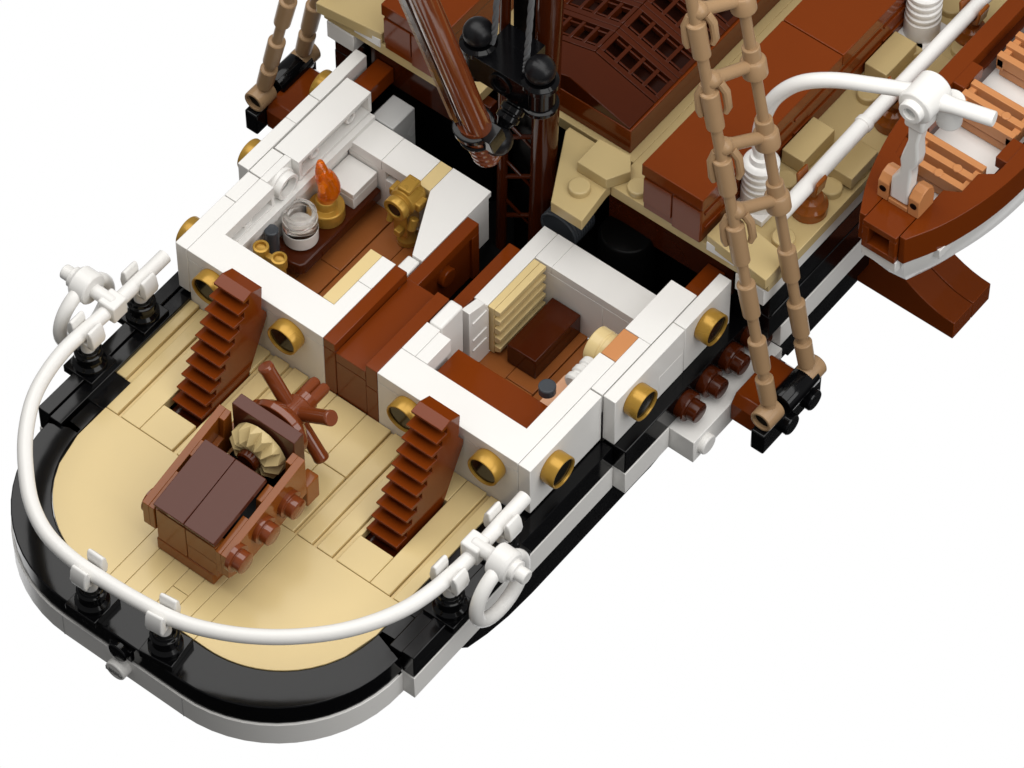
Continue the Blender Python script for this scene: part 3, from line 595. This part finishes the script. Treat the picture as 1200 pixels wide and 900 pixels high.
# ================================================================ DECKHOUSES ON THE FOREDECK
def chest(s, label):
    t = thing('deckhouse', label, 'deckhouse', None)
    y0, y1 = sorted((s*3.35, s*5.32))
    b = MB(); b.box(7.98, 20, y0+0.05, y1-0.05, 0.81, 2.14); b.build('body', 'brown', t, 0.02)
    b = MB(); b.box(7.92, 14.03, y0, y1, 2.22, 2.66); b.box(14.06, 20, y0, y1, 2.22, 2.66); b.build('roof', 'brown', t, 0.02)
    b = MB(); b.box(8.0, 20, y0+0.03, y1-0.03, 2.145, 2.215); b.build('roof_gap', 'hatch', t, 0)
    m = (y0+y1)/2
    b = MB(); b.box(7.93, 7.99, m+0.02, y1-0.06, 1.1, 2.1); b.box(7.93, 7.99, y0+0.06, m-0.02, 0.83, 2.1); b.build('door', 'brown', t, 0.015)
    b = MB()
    for x in (8.1, 10.0, 12.0, 14.0, 16, 18):
        b.box(x, x+1.9, s*5.27-0.04, s*5.27+0.03, 1.85, 1.95); b.box(x, x+1.9, s*5.27-0.04, s*5.27+0.03, 1.3, 1.38)
    b.build('side_ledge', 'brown', t, 0.012)
    return t
chest(-1, 'long reddish brown deckhouse with a flat roof on the starboard side of the skylight')
chest(1, 'reddish brown deckhouse partly hidden behind the slanting boom')
sk = thing('skylight', 'dark brown pitched skylight with lattice panels on a brown base', 'skylight')
MB().box(9.17, 20, -2.06, 2.06, 0.81, 1.74).build('base', 'brown', sk, 0.02)
ez, rz, hy = 1.80, 2.42, 2.0
def roofz(y): return rz-(rz-ez)*abs(y)/hy
b = MB(); b.prism([(-hy, 1.75), (-hy, ez), (0, rz), (hy, ez), (hy, 1.75)], 9.19, 10.28, 'x'); b.build('gable_end', 'hatch', sk, 0.02)
MB().box(10.28, 20, -1.9, 1.9, 1.745, 1.765).build('opening_shade', 'hatch_shade', sk, 0)  # thin dark sheet over the base, painting the shade behind the lattice openings
slope = math.atan2(rz-ez, hy); Ls = math.hypot(hy, rz-ez)
for s in (-1, 1):
    for k in range(9):
        x0 = 10.30+k*1.03
        b = MB()
        mtx = Matrix.Translation((0, 0, rz)) @ (Matrix.Rotation(-slope*s, 4, 'X'))
        def bb(xa, xb, ya, yb, h=0.0, t=0.22): b.box(xa, xb, min(s*ya, s*yb), max(s*ya, s*yb), -t, h, mtx)
        bb(x0, x0+0.17, 0.02, Ls); bb(x0+0.85, x0+1.02, 0.02, Ls)
        for (a, c) in ((0.02, 0.16), (Ls-0.14, Ls)): bb(x0+0.17, x0+0.85, a, c)
        for j in range(1, 4):
            yj = 0.09+(Ls-0.16)*j/4; bb(x0+0.17, x0+0.85, yj-0.055, yj+0.055, -0.02)
        bb(x0+0.24, x0+0.30, 0.16, Ls-0.14, -0.05); bb(x0+0.72, x0+0.78, 0.16, Ls-0.14, -0.05)
        b.build('lattice_panel', 'hatch', sk, 0.012)
# ================================================================ DAVITS, LIFEBOAT
def davit(label, x0, full):
    t = thing('davit', label, 'davit', 'white davits on the foredeck')
    t.location = (x0, -5.72, 0.8)
    MB().box(-0.55, 0.55, -0.5, 0.5, 0.005, 0.22).build('base_plate', 'white', t, 0.02)
    pr = [(0.50, 0.22), (0.50, 0.85)]
    for k in range(4):
        z = 0.9+k*0.26; pr += [(0.46, z), (0.49, z+0.05), (0.49, z+0.17), (0.45, z+0.22)]
    pr += [(0.40, 1.95), (0.33, 1.97), (0.30, 2.15)]
    MB().lathe((0, 0, 0), (0, 0, 1), pr, 32).build('ribbed_base', 'white', t, 0.008)
    if full:
        pts = [(0, 0, 2.0), (-0.02, 0.1, 2.7), (0.0, 0.03, 3.6), (0.12, -0.22, 4.55), (0.35, -0.75, 5.3), (0.65, -1.55, 5.75), (1.0, -2.55, 5.98), (1.3, -3.2, 6.02), (1.6, -3.75, 6.0)]
    else: pts = [(0, 0, 2.0), (-0.02, 0.1, 2.7), (0.0, 0.03, 3.6), (0.12, -0.22, 4.55), (0.35, -0.75, 5.3)]
    MB().tube(spline(pts, 6), 0.205, 18).build('arm', 'white', t, 0)
    return t
dv1 = davit('white ribbed davit with a curved arm reaching out over the lifeboat', 9.9, True)
davit('white ribbed davit base near the upper edge, beside the long brown deckhouse', 17.2, False)
hc = Vector((11.4, -9.5, 6.75))
def under(o): return o
b = MB(); b.lathe(hc+Vector((-0.70, 0, 0)), (1, 0, 0), [(0.18, 0.16), (0.18, 0.0), (0.31, 0.0), (0.33, 0.03), (0.33, 0.2), (0.47, 0.22), (0.50, 0.26), (0.50, 1.15), (0.46, 1.2)], 36); head = b.build('head', 'white', dv1, 0.015)
head.location = -Vector(dv1.location)
b = MB(); b.lathe(hc+Vector((-0.58, 0, 0)), (1, 0, 0), [(0.17, 0), (0.17, 0.05)]); b.build('bore', 'lgrey', head, 0)
b = MB(); b.lathe(hc+Vector((0.1, -0.3, 0.0)), (0.22, -1, 0.06), [(0.26, 0), (0.215, 0.45), (0.21, 1.52), (0.19, 1.55)], 24); b.build('peg', 'white', head, 0.01)
b = MB(); b.box(hc.x-0.45, hc.x+0.3, hc.y-0.30, hc.y+0.30, hc.z-0.92, hc.z-0.35); b.build('clamp', 'white', head, 0.10, 3)
b = MB(); b.lathe(hc+Vector((0.45, -0.5, -1.05)), (0, 0, 1), [(0.02, 0), (0.34, 0.03), (0.36, 0.9)], 24); b.build('clamp_lug', 'white', head, 0.03)
pts = [(-0.22, -0.9), (-0.14, -1.5), (-0.20, -2.05), (-0.16, -2.4), (-0.02, -2.65), (-0.04, -2.95), (-0.03, -3.3), (-0.03, -4.1), (0.53, -4.1), (0.53, -3.3), (0.34, -2.95), (0.30, -2.65), (0.34, -2.4), (0.28, -2.05), (0.16, -1.5), (0.2, -0.9)]
b = MB(); b.prism([(hc.y+y, hc.z+z) for y, z in pts], hc.x-0.38, hc.x+0.02, 'x'); under(b.build('link', 'white', head, 0.07, 3, 40))
lb = thing('lifeboat', 'reddish brown lifeboat with a white bottom and orange slatted seats', 'boat')
ZB = 2.4; yc = -9.3
def boat_side(s, inset=0.0):
    """outer gunwale line of one side, from the end block forward"""
    base = [(10.30, 0.72), (11.2, 1.16), (12.2, 1.48), (13.2, 1.68), (14.4, 1.78), (16, 1.80), (19, 1.80)]
    return [(x, yc+s*(w-inset)) for x, w in [(q.x, q.y) for q in spline([(a, c, 0) for a, c in base], 4)]]
for s in (-1, 1):
    o = boat_side(s); i = [(x, yc+s*(0.53 if x < 12.0 else 1.02)) for x, y in o]
    i = [(x, yc+s*max(0.53, min(abs(y-yc)-0.42, 1.32)) ) if x > (12.2 if s > 0 else 13.3) else (x, yc+s*(0.54 if x < 12.4 else 0.95)) for x, y in o]
    MB().hull_strip(o, i, ZB-1.05, ZB).build('gunwale', 'brown', lb, 0.02)
    lo = [(x+0.1, yc+s*(abs(y-yc)-0.04)) for x, y in o]; li = [(x, yc+s*0.2) for x, y in lo]
    lo2 = [(x+0.55, yc+s*(abs(y-yc)-0.45)) for x, y in o]
    bq = MB(); bm = bq.bm; fs = []
    A = [bm.verts.new((x, y, ZB-1.06)) for x, y in lo]; B_ = [bm.verts.new((x+0.12, y+(yc-y)*0.015, ZB-1.85)) for x, y in lo]; C_ = [bm.verts.new((x+0.45, yc+(y-yc)*0.80, ZB-2.45)) for x, y in lo]; D_ = [bm.verts.new((x+0.45, yc, ZB-2.55)) for x, y in lo]; E_ = [bm.verts.new((x, yc, ZB-1.06)) for x, y in lo]
    for a, c in ((A, B_), (B_, C_), (C_, D_), (E_, A)):
        for k in range(len(a)-1): fs.append(bm.faces.new((a[k], a[k+1], c[k+1], c[k])))
    for k in (0, len(A)-1): fs.append(bm.faces.new((A[k], B_[k], C_[k], D_[k], E_[k])))
    bmesh.ops.recalc_face_normals(bm, faces=fs); bq.build('bottom', 'white', lb, 0, 2, 50)
b = MB()                                                            # end block with a square socket
b.box(10.16, 11.3, yc-0.52, yc+0.52, ZB-0.22, ZB+0.002); b.box(10.16, 11.3, yc-0.52, yc+0.52, ZB-1.08, ZB-0.86)
b.box(10.16, 11.3, yc-0.52, yc-0.32, ZB-0.858, ZB-0.222); b.box(10.16, 11.3, yc+0.32, yc+0.52, ZB-0.858, ZB-0.222); b.box(10.6, 11.3, yc-0.318, yc+0.318, ZB-0.858, ZB-0.222); b.build('end_block', 'brown', lb, 0.016)
b = MB(); b.prism([(10.22, ZB-1.09), (10.22, ZB-1.5), (11.2, ZB-1.75), (11.8, ZB-1.2), (11.8, ZB-1.09)], yc-0.55, yc+0.52, 'y'); b.build('keel_block', 'white', lb, 0.03)
MB().box(11.2, 19, yc-1.25, yc+1.25, ZB-1.35, ZB-1.0).build('floor', 'white', lb, 0.02)
b = MB(); b.box(12.0, 19, yc+1.10, yc+1.34, ZB-1.0, ZB-0.45); b.box(12.0, 19, yc-1.34, yc-1.10, ZB-1.0, ZB-0.45); b.build('inner_planking', 'hatch', lb, 0.02)
for x in (12.15, 13.75, 15.3):
    MB().box(x, x+0.9, yc+0.98, yc+1.34, ZB-0.42, ZB-0.02).build('thwart_knee', 'brown', lb, 0.02); MB().box(x+0.2, x+1.0, yc-1.34, yc-0.98, ZB-0.42, ZB-0.02).build('thwart_knee', 'brown', lb, 0.02)
for x in (12.55, 14.75, 16.8):
    b = MB()
    for k in range(3): b.box(x+k*0.42, x+k*0.42+0.20, yc-0.97, yc+0.97, ZB-0.5, ZB-0.08)
    for y in (-0.85, 0.85): b.box(x, x+1.0, yc+y-0.1, yc+y+0.1, ZB-0.62, ZB-0.2)
    b.box(x+0.1, x+0.25, yc-0.9, yc+0.9, ZB-0.95, ZB-0.65)
    for k in (0, 1): b.lathe((x+0.1+k*0.42, yc-0.1-0.3*k, ZB-0.1), (0, 0, 1), [(0.14, 0), (0.12, 0.05)], 16)
    b.build('seat', 'bench', lb, 0.015)
bl = thing('lifting_bracket', 'light orange double lug on the lifeboat end holding the white link', 'bracket', None, (11.27, -9.24, ZB))
for y in (-0.48, 0.48):
    MB().prism([(-0.25, 0.005), (0.45, 0.005), (0.45, 0.5), (0.36, 0.78), (0.15, 0.92), (-0.08, 0.86), (-0.25, 0.66)], y-0.17, y+0.17, 'y').build('lug', 'bench', bl, 0.025)
    MB().cyl((-0.27, y, 0.42), (-0.24, y, 0.42), 0.10).build('lug_hole', 'deep', bl, 0)
MB().box(-0.25, 0.45, -0.30, 0.30, 0.005, 0.16).build('base', 'bench', bl, 0.02)
# ================================================================ HAND RAIL ALONG THE FOREDECK
b = MB(); b.tube([(9.2, -6.85, 2.0), (13.0, -6.80, 2.0)], 0.225, 20); b.tube([(13.02, -6.80, 2.0), (26, -6.82, 2.0)], 0.21, 20); b.lathe((12.9, -6.80, 2.0), (1, 0, 0), [(0.24, 0), (0.26, 0.02), (0.26, 0.16), (0.24, 0.2)], 20)
tag(b.build('hand_rail', 'white', None, 0.005), 'straight white tube rail above the edge of the tan foredeck', 'railing')
def rail_stand(label):
    t = thing('rail_stand', label, 'stand', 'orange brown stands under the white tube rail')
    MB().lathe((0, 0, 0.805), (0, 0, 1), [(0.5, 0), (0.5, 0.3), (0.42, 0.38), (0.36, 0.55), (0.2, 0.62), (0.2, 0.9)], 28).build('foot', 'helm', t, 0.012)
    b = MB()
    for s in (-1, 1): b.prism([(s*0.1, 1.65), (s*0.30, 1.75), (s*0.36, 2.25), (s*0.27, 2.32), (s*0.235, 2.0), (s*0.1, 1.78)], -0.22, 0.22, 'x')
    b.build('clip', 'helm', t, 0.03)
    return t
r0 = rail_stand('orange brown clip stand under the white tube rail, nearest the rope ladder'); r0.location = (10.6, -6.84, 0)
dup(r0, (14.3, -6.84, 0), 'orange brown clip stand under the white tube rail, beside the davit head')
dup(r0, (17.9, -6.84, 0), 'orange brown clip stand under the white tube rail, next to the upper davit base')
# ================================================================ ROPE LADDERS (SHROUDS) AND THEIR ANCHORS
def ladder(s, label):
    t = thing('rope_ladder', label, 'rope ladder', 'tan jointed rope ladders at the ship sides')
    A0, A1 = Vector((6.70, s*8.62, -2.35)), Vector((6.95, s*5.15, 12.6)); B0, B1 = Vector((8.38, s*8.62, -2.45)), Vector((8.42, s*5.55, 12.0))
    dA = (A1-A0).normalized(); dB = (B1-B0).normalized()
    def strand(p, d, joints, L):
        prof = [(0.20, 0)]
        for h, n in joints:
            prof += [(0.15, h-0.03), (0.235, h), (0.248, h+n-0.05), (0.225, h+n-0.02), (0.15, h+n)]
        prof += [(0.15, L)]
        prof.sort(key=lambda q: q[1])
        return MB().lathe(p, d, prof, 20).build('rope_strand', 'rope', t, 0.008)
    jA = [(0.37, 0.85), (1.55, 1.1), (3.56, 1.15), (5.5, 1.3), (7.96, 1.15), (10.2, 1.2), (12.6, 1.1)]; jB = [(0.3, 0.85), (1.45, 1.2), (3.55, 1.1)]
    strand(A0, dA, jA, (A1-A0).length); strand(B0, dB, jB, (B1-B0).length)
    for p, ax in ((A0, -0.02), (B0, 0.0)):
        b = MB(); b.lathe(p+Vector((-0.42 if p is A0 else -0.22, 0, -0.12)), (1, 0, 0), [(0.24, 0.3), (0.24, 0.0), (0.31, 0.0), (0.33, 0.04), (0.33, 0.62), (0.30, 0.66)], 28); e = b.build('eye', 'rope', t, 0.012)
        if p is A0: MB().lathe(p+Vector((-0.30, 0, -0.12)), (1, 0, 0), [(0.25, 0), (0.25, 0.05)], 24).build('eye_bore', 'deep', e, 0)
    for (hA, hB) in ((7.25, 6.45), (9.5, 8.7), (11.75, 11.2), (14.05, 13.4)):
        a = A0+dA*hA; c = B0+dB*hB; u = (c-a).normalized(); w = Vector((0.62, -0.78, 0)); w = (w-dA*w.dot(dA)).normalized()
        b = MB(); b.tube([a+u*0.12, a+(c-a)*0.3, c], 0.19, 16, rr=[0.24, 0.175, 0.17]); b.lathe(c-dB*0.36, dB, [(0.23, 0), (0.335, 0.05), (0.335, 0.50), (0.30, 0.56), (0.235, 0.58), (0.235, 0.96), (0.21, 0.98)], 24)
        b.sphere(a+u*0.16, 0.25)
        for k in (-1, 1):
            b.tube([a-dA*0.15+w*k*0.20+u*0.14, a-dA*0.45+w*k*0.34+u*0.10, a-dA*0.95+w*k*0.36+u*0.06, a-dA*1.15+w*k*0.30], 0.1, 10, rr=[0.12, 0.12, 0.11, 0.07])
        b.build('rung', 'rope', t, 0.012)
    return t
ladder(-1, 'tan jointed rope ladder crossing in front of the long brown deckhouse')
ladder(1, 'tan jointed rope ladder at the top left beside the white cabin wall')
def anchor(s, label):
    t = thing('ladder_anchor', label, 'anchor', 'black bars that anchor the rope ladders')
    b = MB(); b.box(6.15, 8.75, s*8.42, s*8.85, -3.62, -2.82); b.build('bar', 'black', t, 0.05, 3)
    b = MB(); b.lathe((7.15, s*8.62, -2.62), (1, 0, 0), [(0.34, 0), (0.36, 0.03), (0.36, 1.3), (0.34, 1.33)], 28); b.build('pin', 'black', t, 0.01)
    for x in (7.15, 8.15): MB().lathe((x, s*8.84, -3.2), (0, s, 0), [(0.31, 0), (0.31, 0.2), (0.28, 0.24)], 28).build('bar_stud', 'black', t, 0.01)
    b = MB(); b.prism([(6.55, -2.9), (6.75, -2.62), (8.3, -2.62), (8.5, -2.9), (8.5, -3.6), (6.55, -3.6)], s*7.48, s*8.41, 'y') if s > 0 else b.prism([(6.55, -2.9), (6.75, -2.62), (8.3, -2.62), (8.5, -2.9), (8.5, -3.6), (6.55, -3.6)], -8.41, -7.48, 'y')
    b.build('spacer', 'brown', t, 0.03)
    return t
anchor(-1, 'black anchor bar on a brown block at the foot of the front rope ladder')
anchor(1, 'black anchor bar on a brown block at the top left outside the cabin')
# dark pegs along the channel
for k, wd in enumerate(('aftmost, beside the white block corner', 'second from the aft end', 'third from the aft end', 'forward, half behind the rope ladder')):
    x = 5.5+k*0.97
    b = MB(); b.lathe((x, -6.66, -2.42), (0, -1, 0), [(0.42, 0), (0.43, 0.03), (0.43, 0.26), (0.40, 0.29), (0.30, 0.30), (0.30, 0.56), (0.27, 0.59)], 32)
    tag(b.build('hull_peg', 'hatch', None, 0.01), 'dark brown round peg on the striped hull, '+wd, 'peg', 'dark brown pegs in a row on the hull')
# boat chock under the lifeboat
ck = thing('boat_chock', 'reddish brown curved chock sticking out of the hull under the lifeboat', 'chock')
prof = [(-6.95, -4.84), (-6.95, -2.2)]+[(-7.2-2.95*t, -2.2-1.95*(1-(1-t)**2)) for t in [i/10 for i in range(11)]]+[(-10.15, -4.84)]
MB().prism(prof, 13.08, 13.94, 'x').build('curved_block', 'brown', ck, 0.02, 2, 20)
MB().prism(prof, 13.96, 14.8, 'x').build('curved_block', 'brown', ck, 0.02, 2, 20)
